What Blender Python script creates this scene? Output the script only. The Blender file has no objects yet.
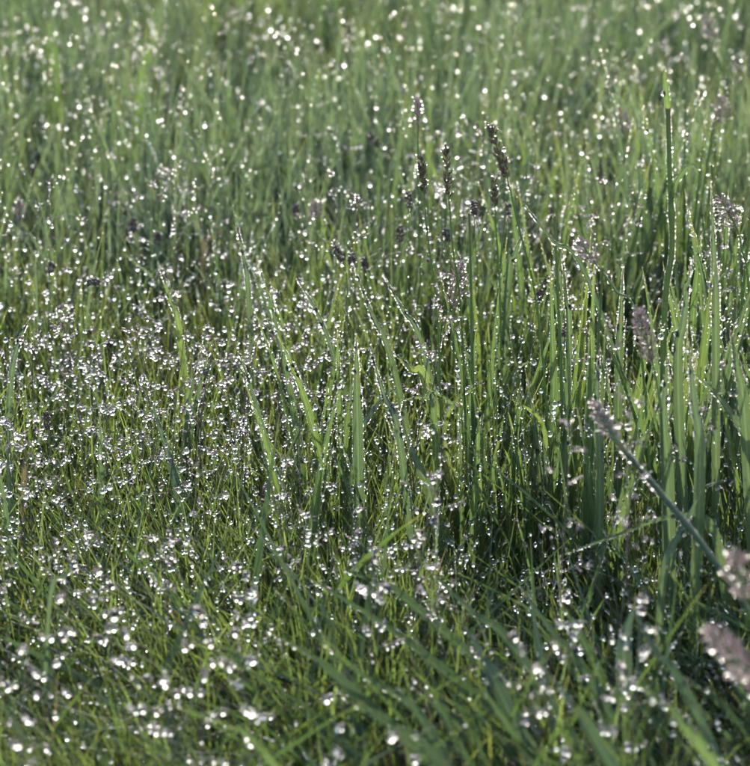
import bpy, math, random
import numpy as np
from mathutils import Vector

SEED = 11
rng = np.random.default_rng(SEED)
random.seed(SEED)
scene = bpy.context.scene
COL = scene.collection

# ------------------------------------------------------------------ camera
HC, PITCH, FPX = 1.0, math.radians(20.0), 3343.0        # FPX: focal length in 750-wide pixels
cam_d = bpy.data.cameras.new('camera')
cam = bpy.data.objects.new('camera', cam_d)
COL.objects.link(cam)
cam.location = (0, 0, HC)
cam.rotation_euler = (math.pi / 2 - PITCH, 0, 0)
cam_d.sensor_fit = 'HORIZONTAL'
cam_d.sensor_width = 36.0
cam_d.lens = 36.0 * FPX / 750.0
cam_d.clip_start = 0.05
cam_d.clip_end = 1000.0
cam_d.dof.use_dof = True
cam_d.dof.focus_distance = 2.48
cam_d.dof.aperture_fstop = 9.3
scene.camera = cam

# ------------------------------------------------------------------ light
SUN_EL, SUN_AZ = math.radians(25.0), math.radians(-5.0)   # azimuth from +Y, negative = towards -X
world = bpy.data.worlds.new('World')
scene.world = world
world.use_nodes = True
wn = world.node_tree
bg = wn.nodes['Background']
sky = wn.nodes.new('ShaderNodeTexSky')
sky.sky_type = 'NISHITA'
sky.sun_disc = False
sky.sun_elevation = SUN_EL
sky.sun_rotation = SUN_AZ
sky.dust_density = 1.2
sky.ozone_density = 1.2
wn.links.new(sky.outputs[0], bg.inputs[0])
bg.inputs[1].default_value = 0.15
sun_d = bpy.data.lights.new('sun', 'SUN')
sun_d.energy = 3.5
sun_d.angle = math.radians(0.5)
sun_d.color = (1.0, 0.99, 0.972)
sun = bpy.data.objects.new('sun', sun_d)
COL.objects.link(sun)
sdir = Vector((math.sin(SUN_AZ) * math.cos(SUN_EL), math.cos(SUN_AZ) * math.cos(SUN_EL), math.sin(SUN_EL)))
sun.rotation_euler = sdir.to_track_quat('Z', 'Y').to_euler()
sun.location = (0, 0, 5)
scene.view_settings.view_transform = 'Standard'
scene.view_settings.look = 'None'
scene.view_settings.gamma = 1.0
scene.view_settings.exposure = 1.85
scene.view_settings.use_curve_mapping = False
cy = scene.cycles
cy.caustics_reflective = False
cy.caustics_refractive = False
cy.sample_clamp_indirect = 40.0
cy.sample_clamp_direct = 0.0
cy.max_bounces = 7
cy.diffuse_bounces = 4
cy.glossy_bounces = 2
cy.transmission_bounces = 4
cy.use_adaptive_sampling = True
cy.adaptive_threshold = 0.03
cy.adaptive_min_samples = 24
cy.use_denoising = True
cy.pixel_filter_type = 'BLACKMAN_HARRIS'

# ------------------------------------------------------------------ pixel <-> place
CP, SP = math.cos(PITCH), math.sin(PITCH)
def ray(u, v):
    a, b = (u - 375.0) / FPX, (383.0 - v) / FPX
    return np.array([a, CP + b * SP, -SP + b * CP])
def at_y(u, v, Y):
    r = ray(u, v)
    return np.array([0, 0, HC]) + r * (Y / r[1])
def at_z(u, v, z):
    r = ray(u, v)
    return np.array([0, 0, HC]) + r * ((z - HC) / r[2])
def project(p):
    d = np.asarray(p) - np.array([0, 0, HC])
    dep = d[..., 1] * CP - d[..., 2] * SP
    up = d[..., 1] * SP + d[..., 2] * CP
    return np.stack([375 + FPX * d[..., 0] / dep, 383 - FPX * up / dep, dep], -1)
def ground_x(u, Y):
    """x of the ground point at distance Y that shows in column u"""
    dep = Y * CP + HC * SP
    return (u - 375.0) / FPX * dep

# ------------------------------------------------------------------ materials
def new_mat(name):
    m = bpy.data.materials.new(name)
    m.use_nodes = True
    nt = m.node_tree
    nt.nodes.clear()
    out = nt.nodes.new('ShaderNodeOutputMaterial')
    return m, nt, out
def nd(nt, t, **kw):
    n = nt.nodes.new(t)
    for k, v in kw.items():
        setattr(n, k, v)
    return n
def ramp(nt, fac, stops):
    r = nd(nt, 'ShaderNodeValToRGB')
    els = r.color_ramp.elements
    while len(els) < len(stops):
        els.new(0.5)
    for e, (p, c) in zip(els, stops):
        e.position = p
        e.color = (*c, 1)
    nt.links.new(fac, r.inputs[0])
    return r.outputs[0]
def mixc(nt, fac, a, b, mode='MIX'):
    n = nd(nt, 'ShaderNodeMix', data_type='RGBA', blend_type=mode)
    if isinstance(fac, (int, float)):
        n.inputs[0].default_value = fac
    else:
        nt.links.new(fac, n.inputs[0])
    for i, c in ((6, a), (7, b)):
        if isinstance(c, tuple):
            n.inputs[i].default_value = (*c, 1)
        else:
            nt.links.new(c, n.inputs[i])
    return n.outputs[2]

def leaf_material(name, stops, trans=0.45, rough=0.42, tip=(0.20, 0.17, 0.05), veins=9.0, attr=True, boost=2.0, sheen=0.3, gain=(0.92, 0.80, 0.80)):
    """leaf: colour from a per-blade number, paler at the base, ribbed along its length, lets light through"""
    m, nt, out = new_mat(name)
    L = nt.links
    if attr:
        a = nd(nt, 'ShaderNodeAttribute', attribute_name='tint')
        fac = a.outputs['Fac']
    else:
        fac = nd(nt, 'ShaderNodeObjectInfo').outputs['Random']
    base = ramp(nt, fac, [(q, (c_[0] * gain[0], c_[1] * gain[1], c_[2] * gain[2])) for q, c_ in stops])
    uv = nd(nt, 'ShaderNodeUVMap', uv_map='UVMap')
    sep = nd(nt, 'ShaderNodeSeparateXYZ')
    L.new(uv.outputs[0], sep.inputs[0])
    # ribs
    mul = nd(nt, 'ShaderNodeMath', operation='MULTIPLY'); L.new(sep.outputs[0], mul.inputs[0]); mul.inputs[1].default_value = veins * 2 * math.pi
    sn = nd(nt, 'ShaderNodeMath', operation='SINE'); L.new(mul.outputs[0], sn.inputs[0])
    # blotches
    tc = nd(nt, 'ShaderNodeTexCoord')
    nz = nd(nt, 'ShaderNodeTexNoise'); nz.inputs['Scale'].default_value = 60; nz.inputs['Detail'].default_value = 4
    L.new(tc.outputs['Object'], nz.inputs['Vector'])
    f1 = nd(nt, 'ShaderNodeMapRange'); L.new(sn.outputs[0], f1.inputs[0])
    f1.inputs[1].default_value = -1; f1.inputs[2].default_value = 1; f1.inputs[3].default_value = 0.0; f1.inputs[4].default_value = 0.08 if attr else 0.35
    c = mixc(nt, f1.outputs[0], base, mixc(nt, 0.6, base, (0.16, 0.21, 0.10)))
    f2 = nd(nt, 'ShaderNodeMapRange'); L.new(nz.outputs[0], f2.inputs[0])
    f2.inputs[1].default_value = 0.35; f2.inputs[2].default_value = 0.75; f2.inputs[3].default_value = 0.0; f2.inputs[4].default_value = 0.5
    c = mixc(nt, f2.outputs[0], c, mixc(nt, 0.5, c, (0.07, 0.09, 0.02)))
    rb = nd(nt, 'ShaderNodeMath', operation='SUBTRACT'); L.new(sep.outputs[0], rb.inputs[0]); rb.inputs[1].default_value = 0.5
    ra = nd(nt, 'ShaderNodeMath', operation='ABSOLUTE'); L.new(rb.outputs[0], ra.inputs[0])
    rm = nd(nt, 'ShaderNodeMapRange'); L.new(ra.outputs[0], rm.inputs[0])
    rm.inputs[1].default_value = 0.02; rm.inputs[2].default_value = 0.10; rm.inputs[3].default_value = 0.0 if attr else 0.45; rm.inputs[4].default_value = 0.0
    c = mixc(nt, rm.outputs[0], c, (0.13, 0.17, 0.09))
    n2 = nd(nt, 'ShaderNodeTexNoise'); n2.inputs['Scale'].default_value = 170; n2.inputs['Detail'].default_value = 3
    L.new(tc.outputs['Object'], n2.inputs['Vector'])
    f3 = nd(nt, 'ShaderNodeMapRange'); L.new(n2.outputs[0], f3.inputs[0])
    f3.inputs[1].default_value = 0.66; f3.inputs[2].default_value = 0.74; f3.inputs[3].default_value = 0.0; f3.inputs[4].default_value = 0.7
    c = mixc(nt, f3.outputs[0], c, (0.11, 0.075, 0.03))
    # dry tip, pale base
    ft = nd(nt, 'ShaderNodeMapRange'); L.new(sep.outputs[1], ft.inputs[0])
    ft.inputs[1].default_value = 0.9; ft.inputs[2].default_value = 1.0; ft.inputs[3].default_value = 0.0; ft.inputs[4].default_value = 0.75
    c = mixc(nt, ft.outputs[0], c, tip)
    fb = nd(nt, 'ShaderNodeMapRange'); L.new(sep.outputs[1], fb.inputs[0])
    fb.inputs[1].default_value = 0.0; fb.inputs[2].default_value = 0.25; fb.inputs[3].default_value = 0.5; fb.inputs[4].default_value = 0.0
    c = mixc(nt, fb.outputs[0], c, (0.12, 0.14, 0.05))
    bmp = nd(nt, 'ShaderNodeBump'); bmp.inputs['Strength'].default_value = 0.35; bmp.inputs['Distance'].default_value = 0.0004
    L.new(sn.outputs[0], bmp.inputs['Height'])
    p = nd(nt, 'ShaderNodeBsdfPrincipled')
    L.new(c, p.inputs['Base Color'])
    p.inputs['Roughness'].default_value = rough
    p.inputs['IOR'].default_value = 1.45
    p.inputs['Sheen Weight'].default_value = sheen        # the film of finest dew
    p.inputs['Sheen Roughness'].default_value = 0.35
    p.inputs['Sheen Tint'].default_value = (0.85, 0.93, 1.0, 1)
    L.new(bmp.outputs[0], p.inputs['Normal'])
    tr = nd(nt, 'ShaderNodeBsdfTranslucent')
    tcq = mixc(nt, 1.0, c, (boost * 0.95, boost * 1.0, boost * 0.72), 'MULTIPLY')
    L.new(tcq, tr.inputs[0])
    mx = nd(nt, 'ShaderNodeMixShader'); mx.inputs[0].default_value = trans
    L.new(p.outputs[0], mx.inputs[1]); L.new(tr.outputs[0], mx.inputs[2])
    L.new(mx.outputs[0], out.inputs[0])
    return m

M_FINE = leaf_material('fine_grass_leaf', [(0, (0.055, 0.080, 0.030)), (0.35, (0.085, 0.110, 0.040)), (0.7, (0.078, 0.104, 0.058)), (0.85, (0.12, 0.125, 0.045)), (1, (0.16, 0.125, 0.07))], 0.5, 0.45, veins=2.0, sheen=0.05, gain=(0.94, 0.92, 0.56))
M_BACK = leaf_material('far_grass_leaf', [(0, (0.040, 0.058, 0.036)), (0.3, (0.070, 0.095, 0.052)), (0.55, (0.095, 0.116, 0.080)), (0.75, (0.085, 0.110, 0.050)), (0.95, (0.12, 0.150, 0.035)), (1, (0.16, 0.13, 0.07))], 0.40, 0.4, veins=2.0, sheen=0.45, gain=(0.90, 0.88, 0.86))
M_SHADED = leaf_material('shade_darkened_leaf', [(0, (0.040, 0.068, 0.022)), (1, (0.060, 0.090, 0.030))], 0.35, 0.42, veins=3.0, sheen=0.05, gain=(0.85, 0.80, 0.65))  # green darkened so the colour itself carries the shade on the front grass
M_BROAD = leaf_material('broad_grass_leaf', [(0, (0.045, 0.078, 0.032)), (0.5, (0.060, 0.095, 0.036)), (0.8, (0.075, 0.110, 0.030)), (1, (0.095, 0.130, 0.030))], 0.33, 0.4, attr=False, veins=5.0, sheen=0.12, gain=(0.88, 0.80, 0.58))
M_BLUE = leaf_material('blue_green_leaf', [(0, (0.058, 0.090, 0.050)), (1, (0.082, 0.118, 0.064))], 0.34, 0.38, attr=False, veins=6.0, boost=1.5, sheen=0.25, gain=(0.68, 0.64, 0.56))
M_DARK = leaf_material('dark_wide_leaf', [(0, (0.028, 0.052, 0.030)), (1, (0.042, 0.068, 0.036))], 0.25, 0.36, attr=False, veins=6.0, boost=1.6, sheen=0.1, gain=(0.85, 0.80, 0.70))
M_LIME = leaf_material('lime_leaf', [(0, (0.060, 0.095, 0.022)), (1, (0.080, 0.105, 0.028))], 0.42, 0.45, attr=False, veins=5.0)
M_DEAD = leaf_material('dead_leaf', [(0, (0.10, 0.065, 0.035)), (1, (0.22, 0.16, 0.09))], 0.3, 0.6, attr=True, veins=3.0, boost=1.2)
M_DRY = leaf_material('dry_leaf', [(0, (0.08, 0.055, 0.035)), (1, (0.14, 0.10, 0.06))], 0.3, 0.6, attr=False, veins=3.0, boost=1.2)
M_STEM = leaf_material('grass_stem', [(0, (0.10, 0.165, 0.055)), (1, (0.13, 0.19, 0.075))], 0.42, 0.4, attr=False, veins=4.0, tip=(0.12, 0.10, 0.06))
M_HAIR = leaf_material('panicle_stem', [(0, (0.10, 0.085, 0.06)), (1, (0.14, 0.10, 0.085))], 0.2, 0.45, attr=False, veins=1.0)

def seed_material(name, dark, light, trans=0.25):
    m, nt, out = new_mat(name)
    L = nt.links
    tc = nd(nt, 'ShaderNodeTexCoord')
    nz = nd(nt, 'ShaderNodeTexNoise'); nz.inputs['Scale'].default_value = 450; nz.inputs['Detail'].default_value = 3
    L.new(tc.outputs['Object'], nz.inputs['Vector'])
    c = ramp(nt, nz.outputs[0], [(0.3, dark), (0.7, light)])
    p = nd(nt, 'ShaderNodeBsdfPrincipled'); p.inputs['Roughness'].default_value = 0.55
    L.new(c, p.inputs['Base Color'])
    tr = nd(nt, 'ShaderNodeBsdfTranslucent'); L.new(c, tr.inputs[0])
    mx = nd(nt, 'ShaderNodeMixShader'); mx.inputs[0].default_value = trans
    L.new(p.outputs[0], mx.inputs[1]); L.new(tr.outputs[0], mx.inputs[2]); L.new(mx.outputs[0], out.inputs[0])
    return m
M_SEED = seed_material('brown_seed', (0.065, 0.042, 0.028), (0.27, 0.19, 0.11), 0.4)
M_FUZZ = seed_material('purple_grey_seed', (0.24, 0.17, 0.16), (0.50, 0.40, 0.38), 0.5)
M_FUZZP = seed_material('pale_pink_seed', (0.30, 0.22, 0.20), (0.52, 0.42, 0.40), 0.5)
M_FUZZN = seed_material('pale_green_pink_seed', (0.34, 0.28, 0.22), (0.62, 0.46, 0.46), 0.55)
M_PLANT = seed_material('plantain_head', (0.05, 0.03, 0.026), (0.16, 0.10, 0.085), 0.25)
M_FLORET = seed_material('panicle_floret', (0.24, 0.15, 0.16), (0.48, 0.35, 0.35), 0.45)

m, nt, out = new_mat('dew')
g = nd(nt, 'ShaderNodeBsdfGlass'); g.inputs['Roughness'].default_value = 0.2; g.inputs['IOR'].default_value = 1.333
nt.links.new(g.outputs[0], out.inputs[0])
M_DEW = m

m, nt, out = new_mat('soil')
tc = nd(nt, 'ShaderNodeTexCoord')
nz = nd(nt, 'ShaderNodeTexNoise'); nz.inputs['Scale'].default_value = 35; nz.inputs['Detail'].default_value = 8
nt.links.new(tc.outputs['Object'], nz.inputs['Vector'])
c = ramp(nt, nz.outputs[0], [(0.3, (0.025, 0.020, 0.010)), (0.55, (0.045, 0.050, 0.018)), (0.75, (0.09, 0.075, 0.035))])
p = nd(nt, 'ShaderNodeBsdfPrincipled'); p.inputs['Roughness'].default_value = 0.9
nt.links.new(c, p.inputs['Base Color'])
bm_ = nd(nt, 'ShaderNodeBump'); bm_.inputs['Strength'].default_value = 0.8; bm_.inputs['Distance'].default_value = 0.01
nt.links.new(nz.outputs[0], bm_.inputs['Height']); nt.links.new(bm_.outputs[0], p.inputs['Normal'])
nt.links.new(p.outputs[0], out.inputs[0])
M_SOIL = m

# ------------------------------------------------------------------ mesh helpers
def np_mesh(name, verts, quads, uv=None, tint=None, mat=None, smooth=True):
    """verts (n,3), quads (m,4) -> mesh, with per-vertex uv and tint"""
    me = bpy.data.meshes.new(name)
    n, mq = len(verts), len(quads)
    k = quads.shape[1]
    me.vertices.add(n)
    me.vertices.foreach_set('co', np.asarray(verts, np.float32).ravel())
    me.loops.add(mq * k)
    me.loops.foreach_set('vertex_index', quads.astype(np.int32).ravel())
    me.polygons.add(mq)
    me.polygons.foreach_set('loop_start', np.arange(0, mq * k, k, dtype=np.int32))
    me.polygons.foreach_set('use_smooth', np.full(mq, smooth, dtype=bool))
    if uv is not None:
        l = me.uv_layers.new(name='UVMap')
        l.data.foreach_set('uv', np.asarray(uv, np.float32)[quads.ravel()].ravel())
    if tint is not None:
        a = me.attributes.new('tint', 'FLOAT', 'POINT')
        a.data.foreach_set('value', np.asarray(tint, np.float32))
    me.update(calc_edges=True)
    me.validate()
    if mat:
        me.materials.append(mat)
    return me
def link(name, data, parent=None):
    o = bpy.data.objects.new(name, data)
    COL.objects.link(o)
    if parent is not None:
        o.parent = parent
    return o
def tag(o, label, cat=None, group=None, kind=None):
    o['label'] = label
    o['kind'] = 'thing'
    if cat: o['category'] = cat
    if group: o['group'] = group
    if kind: o['kind'] = kind
    return o
def empty(name, loc, label, cat, group=None):
    o = bpy.data.objects.new(name, None)
    o.empty_display_size = 0.02
    COL.objects.link(o)
    o.location = loc
    return tag(o, label, cat, group)

def unit(a):
    return a / np.maximum(np.linalg.norm(a, axis=-1, keepdims=True), 1e-12)
def spline(pts, n):
    """Catmull-Rom through pts, n+1 samples"""
    P = np.asarray(pts, float)
    P = np.vstack([2 * P[0] - P[1], P, 2 * P[-1] - P[-2]])
    t = np.linspace(0, len(P) - 3, n + 1)
    i = np.minimum(t.astype(int), len(P) - 4)
    f = (t - i)[:, None]
    p0, p1, p2, p3 = P[i], P[i + 1], P[i + 2], P[i + 3]
    return 0.5 * (2 * p1 + (p2 - p0) * f + (2 * p0 - 5 * p1 + 4 * p2 - p3) * f**2 + (3 * p1 - p0 - 3 * p2 + p3) * f**3)

def width_profile(s, base=0.6, tip=2.6):
    return np.minimum(1.0, base + s * 2.2) * np.clip(1 - s**tip, 0, 1) + 0.012

# --- many thin blades at once
def blade_batch(base, length, phi, th0, curl, width, twist, tint, seg=6, fold=0.0, power=1.6):
    """ribbons: returns verts, quads, uv, tint plus (centre line, side vector) for the dew"""
    N = len(base)
    s = np.linspace(0, 1, seg + 1)
    sm = (s[:-1] + s[1:]) / 2
    th = th0[:, None] + curl[:, None] * sm[None, :]**power
    d = np.stack([np.sin(th) * np.cos(phi)[:, None], np.sin(th) * np.sin(phi)[:, None], np.cos(th)], -1)
    step = d * (length / seg)[:, None, None]
    c = np.concatenate([np.zeros((N, 1, 3)), np.cumsum(step, 1)], 1) + base[:, None, :]
    c[..., 2] = np.maximum(c[..., 2], 0.004 + 0.0 * c[..., 2]) if False else c[..., 2]
    tw = twist[:, None] * s[None, :]
    dd = np.concatenate([d[:, :1], d], 1)
    h = np.stack([-np.sin(phi), np.cos(phi), np.zeros(N)], -1)[:, None, :] * np.ones((1, seg + 1, 1))
    nrm = np.cross(dd, h)
    side = h * np.cos(tw)[..., None] + nrm * np.sin(tw)[..., None]
    w = width[:, None] * width_profile(s)[None, :] * 0.5
    l = c - side * w[..., None]
    r = c + side * w[..., None]
    V = np.stack([l, r], 2).reshape(N, -1, 3)                  # (N, 2(seg+1), 3)
    k = np.arange(seg)
    q = np.stack([2 * k, 2 * k + 1, 2 * k + 3, 2 * k + 2], -1)
    Q = (q[None] + (np.arange(N) * 2 * (seg + 1))[:, None, None]).reshape(-1, 4)
    uv = np.stack([np.tile([0.0, 1.0], seg + 1), np.repeat(s, 2)], -1)
    UV = np.tile(uv, (N, 1))
    T = np.repeat(tint, 2 * (seg + 1))
    return V.reshape(-1, 3), Q, UV, T, c, side * w[..., None]

DEW_P, DEW_R = [], []          # the dew that nobody could count
def dew(p, r):
    DEW_P.append(np.asarray(p, float).reshape(-1, 3))
    DEW_R.append(np.broadcast_to(np.asarray(r, float).ravel(), (len(DEW_P[-1]),)).copy())

def dew_on(c, hw, n, rmu, sig, lo=0.15, hi=1.0, tip_p=0.5):
    """drops on ribbons: c (N,S,3) centre lines, hw (N,S,3) half-width vectors"""
    N, S, _ = c.shape
    if n > 0:
        cnt = rng.poisson(n, N)
        idx = np.repeat(np.arange(N), cnt)
        M = len(idx)
        t = rng.uniform(lo, hi, M) * (S - 1.001)
        i = t.astype(int); f = (t - i)[:, None]
        p = c[idx, i] * (1 - f) + c[idx, i + 1] * f
        h = hw[idx, i] * (1 - f) + hw[idx, i + 1] * f
        sd = np.where(rng.random(M) < 0.5, -1.0, 1.0)[:, None] * rng.uniform(0.6, 1.05, M)[:, None]
        r = rmu * np.exp(rng.normal(0, sig, M))
        p = p + h * sd
        p[:, 2] += r * 0.4
        dew(p, r)
    sel = rng.random(N) < tip_p
    r = 1.15 * rmu * np.exp(rng.normal(0, sig, sel.sum()))
    dew(c[sel, -1], r)

# --- single broad blade along a curve
def blade_mesh(pts, width, seg=16, ref=(0, -1, 0), roll=0.0, fold=0.25, twist=0.0, base=0.6, tip=2.4, mat=None, name='blade'):
    c = spline(pts, seg)
    T = unit(np.gradient(c, axis=0))
    s = np.linspace(0, 1, seg + 1)
    side = unit(np.cross(T, np.asarray(ref, float)))
    nrm = unit(np.cross(side, T))
    a = roll + twist * s
    sd = side * np.cos(a)[:, None] + nrm * np.sin(a)[:, None]
    nn = unit(np.cross(sd, T))
    w = (width * width_profile(s, base, tip) * 0.5)[:, None]
    th = 0.00012
    rows = [c - sd * w, c - sd * w * 0.5 + nn * w * fold * 0.55, c + nn * w * fold, c + sd * w * 0.5 + nn * w * fold * 0.55, c + sd * w]
    K = 5
    V = np.stack(rows, 1).reshape(-1, 3)
    k = np.arange(seg)[:, None]; j = np.arange(K - 1)[None]
    Q = np.stack([k * K + j, k * K + j + 1, (k + 1) * K + j + 1, (k + 1) * K + j], -1).reshape(-1, 4)
    uv = np.stack([np.tile(np.linspace(0, 1, K), seg + 1), np.repeat(s, K)], -1)
    me = np_mesh(name, V, Q, uv, None, mat)
    return me, c, sd * w

def tube_mesh(name, pts, r0, r1, seg=14, sides=6, mat=None, swell=None):
    c = spline(pts, seg)
    T = unit(np.gradient(c, axis=0))
    a = unit(np.cross(T, np.array([0.3, -1, 0.1])))
    b = np.cross(T, a)
    s = np.linspace(0, 1, seg + 1)
    r = r0 + (r1 - r0) * s
    if swell is not None:
        r = r * (1 + swell[1] * np.exp(-((s - swell[0]) / 0.03)**2))
    ang = np.linspace(0, 2 * np.pi, sides, endpoint=False)
    V = (c[:, None] + r[:, None, None] * (a[:, None] * np.cos(ang)[None, :, None] + b[:, None] * np.sin(ang)[None, :, None])).reshape(-1, 3)
    k = np.arange(seg)[:, None]; j = np.arange(sides)[None]; j2 = (j + 1) % sides
    Q = np.stack([k * sides + j + 0 * j2, k * sides + j2, (k + 1) * sides + j2, (k + 1) * sides + j], -1).reshape(-1, 4)
    uv = np.stack([np.tile(np.linspace(0, 1, sides), seg + 1), np.repeat(s, sides)], -1)
    return np_mesh(name, V, Q, uv, None, mat), c, a * r[:, None]

def grains_mesh(name, pos, axis, ln, wd, mat, sides=5):
    """many small pointed grains (spindles) as one mesh"""
    N = len(pos)
    s = np.array([0.0, 0.25, 0.6, 1.0]); rr = np.array([0.25, 1.0, 0.85, 0.06])
    ax = unit(np.asarray(axis, float))
    a = unit(np.cross(ax, np.array([0.37, 0.61, 0.7])))
    b = np.cross(ax, a)
    ang = np.linspace(0, 2 * np.pi, sides, endpoint=False)
    ring = a[:, None, None] * np.cos(ang)[None, None, :, None] + b[:, None, None] * np.sin(ang)[None, None, :, None]
    V = np.asarray(pos)[:, None, None] + ax[:, None, None] * (s[None, :, None, None] * np.asarray(ln)[:, None, None, None]) \
        + ring * (rr[None, :, None, None] * np.asarray(wd)[:, None, None, None])
    K = len(s)
    k = np.arange(K - 1)[:, None]; j = np.arange(sides)[None]; j2 = (j + 1) % sides
    q = np.stack([k * sides + j + 0 * j2, k * sides + j2, (k + 1) * sides + j2, (k + 1) * sides + j], -1).reshape(-1, 4)
    Q = (q[None] + (np.arange(N) * K * sides)[:, None, None]).reshape(-1, 4)
    return np_mesh(name, V.reshape(-1, 3), Q, None, None, mat)

# ------------------------------------------------------------------ ground
g1 = np.concatenate([-np.geomspace(250, 6, 14), np.linspace(-5, 5, 61), np.geomspace(6, 250, 14)])
gx, gy = np.meshgrid(g1, g1 + 3.0)
gz = -0.012 + 0.008 * np.sin(gx * 5.1 + 1) * np.cos(gy * 4.3) * (np.abs(gx) < 6)
n1 = len(g1)
I = np.arange(n1 * n1).reshape(n1, n1)
Q = np.stack([I[:-1, :-1], I[:-1, 1:], I[1:, 1:], I[1:, :-1]], -1).reshape(-1, 4)
o = link('ground', np_mesh('ground', np.stack([gx, gy, gz], -1).reshape(-1, 3), Q, mat=M_SOIL))
o['kind'] = 'structure'
o['label'] = 'dark damp soil under the meadow grass'

# ------------------------------------------------------------------ fine grass (stuff)
def smooth01(x, a, b):
    t = np.clip((x - a) / (b - a), 0, 1)
    return t * t * (3 - 2 * t)
def scatter(n, y0, y1, half0, half1):
    Y = rng.uniform(y0, y1, n)
    f = (Y - y0) / (y1 - y0)
    keep = rng.random(n) < (half0 + (half1 - half0) * f) / max(half0, half1)
    Y = Y[keep]; f = f[keep]
    X = rng.uniform(-1, 1, len(Y)) * (half0 + (half1 - half0) * f)
    return X, Y
def clump(X, Y, k=9.0, seed=0.0):
    return 0.5 + 0.25 * (np.sin(X * k * 1.3 + 2.1 * np.sin(Y * k * .8 + seed) + seed) + np.sin(Y * k + 1.7 * np.sin(X * k * 1.1 - seed)))

def fine_patch(name, n, y0, y1, h0, h1, lmin, lmax, wid, mat, label, dn, dr, dsig, dtip, seg=6, lean_bias=None, tint_rng=(0, 1), jitter=0.3, thin=None, sparse=None, rise=None, curl_mu=0.45, lean=0.0):
    X, Y = scatter(n, y0, y1, h0, h1)
    if thin is not None:
        k_ = rng.random(len(X)) < thin(X, Y)
        X, Y = X[k_], Y[k_]
    N = len(X)
    cl = clump(X, Y, 11, 1.3)
    L = rng.uniform(lmin, lmax, N) * (0.75 + 0.5 * cl)
    if rise is not None:
        L = L * rise(X, Y)
    phi = rng.uniform(0, 2 * np.pi, N)
    th0 = np.abs(rng.normal(0.12, 0.16, N))
    curl = np.abs(rng.normal(curl_mu, jitter, N))
    th0 = th0 + lean * rng.uniform(0.5, 1.2, N)
    if lean_bias is not None:
        ph2, amt = lean_bias(X, Y)
        use = rng.random(N) < amt
        phi = np.where(use, ph2 + rng.normal(0, 0.6, N), phi)
        th0 = np.where(use, th0 + 0.22, th0)
    w = wid * np.exp(rng.normal(0, 0.35, N))
    tint = np.clip(tint_rng[0] + (tint_rng[1] - tint_rng[0]) * (0.5 * rng.random(N) + 0.5 * clump(X, Y, 7, 4.0)), 0, 1)
    B = np.stack([X, Y, np.full(N, -0.012)], -1)
    V, Q, UV, T, c, hw = blade_batch(B, L, phi, th0, curl, w, rng.normal(0, 0.9, N), tint, seg)
    o = link(name, np_mesh(name, V, Q, UV, T, mat))
    tag(o, label, kind='stuff')
    pr = project(c[:, -1])
    vis = (pr[:, 0] > -650) & (pr[:, 0] < 1400) & (pr[:, 1] > -200) & (pr[:, 1] < 900)
    if sparse is not None:
        vis &= rng.random(N) < sparse(X, Y)
    if vis.any():
        dew_on(c[vis], hw[vis], dn, dr, dsig, lo=0.5, tip_p=dtip)
    return o

def bias_left(X, Y):
    amt = 0.75 * smooth01(-X, -0.02, 0.12) * smooth01(2.55 - Y, 0, 0.3)
    return np.full(len(X), math.pi), amt

# near and middle turf: fine, low, soaked with dew
fine_patch('fine_turf', 36000, 1.55, 2.75, 0.52, 0.72, 0.060, 0.130, 0.00135, M_FINE,
           'fine thin-bladed turf beaded with dew in the middle and front', 0.75, 0.00066, 0.65, 0.7, lean_bias=bias_left, rise=lambda X, Y: 1 + 0.5 * smooth01(Y, 2.42, 2.75),
           thin=lambda X, Y: (1 - 0.72 * smooth01(X, -0.10, 0.05) * smooth01(2.16 - Y, 0, 0.12)) * (1 - 0.2 * smooth01(X, 0.04, 0.10) * smooth01(Y, 2.1, 2.2)),
           sparse=lambda X, Y: (1 - 0.85 * smooth01(2.12 - Y, 0, 0.12)) * np.clip(clump(X, Y, 24, 3.0) * 2.0 - 0.2, 0.25, 1))
# longer grass behind, out of focus
fine_patch('meadow_grass', 38000, 2.42, 4.9, 0.68, 1.1, 0.10, 0.24, 0.0030, M_BACK,
           'blurred longer meadow grass behind the focused strip', 1.25, 0.00057, 0.55, 0.5, thin=lambda X, Y: (0.25 + 0.75 * smooth01(Y, 2.42, 2.85)) * (1 - 0.6 * smooth01(X, 0.03, 0.10) * smooth01(2.9 - Y, 0, 0.15)), rise=lambda X, Y: 0.55 + 0.45 * smooth01(Y, 2.42, 3.0), curl_mu=0.3,
           sparse=lambda X, Y: np.clip(clump(X, Y, 15, 2.0) * 2.0 - 0.2, 0.3, 1))
fine_patch('long_leaning_grass', 2300, 1.6, 2.2, 0.5, 0.6, 0.14, 0.22, 0.0032, M_SHADED,
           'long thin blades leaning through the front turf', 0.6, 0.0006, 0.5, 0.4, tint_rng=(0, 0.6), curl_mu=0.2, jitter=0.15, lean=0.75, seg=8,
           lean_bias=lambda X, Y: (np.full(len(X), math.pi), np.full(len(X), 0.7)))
fine_patch('olive_stems', 2600, 2.1, 2.7, 0.56, 0.7, 0.10, 0.17, 0.0012, M_FINE,
           'thin olive and straw stems rising from the middle turf', 0.7, 0.00066, 0.55, 0.6, tint_rng=(0.35, 0.95), curl_mu=0.15, jitter=0.15, lean=0.2,
           thin=lambda X, Y: 1 - 0.75 * smooth01(X, 0.0, 0.09))
fine_patch('grass_stems', 3600, 2.6, 4.4, 0.75, 1.05, 0.18, 0.28, 0.0017, M_BACK,
           'thin dark stems standing in the blurred meadow behind', 1.2, 0.00052, 0.4, 0.6, tint_rng=(0, 0.2), jitter=0.12)
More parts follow.
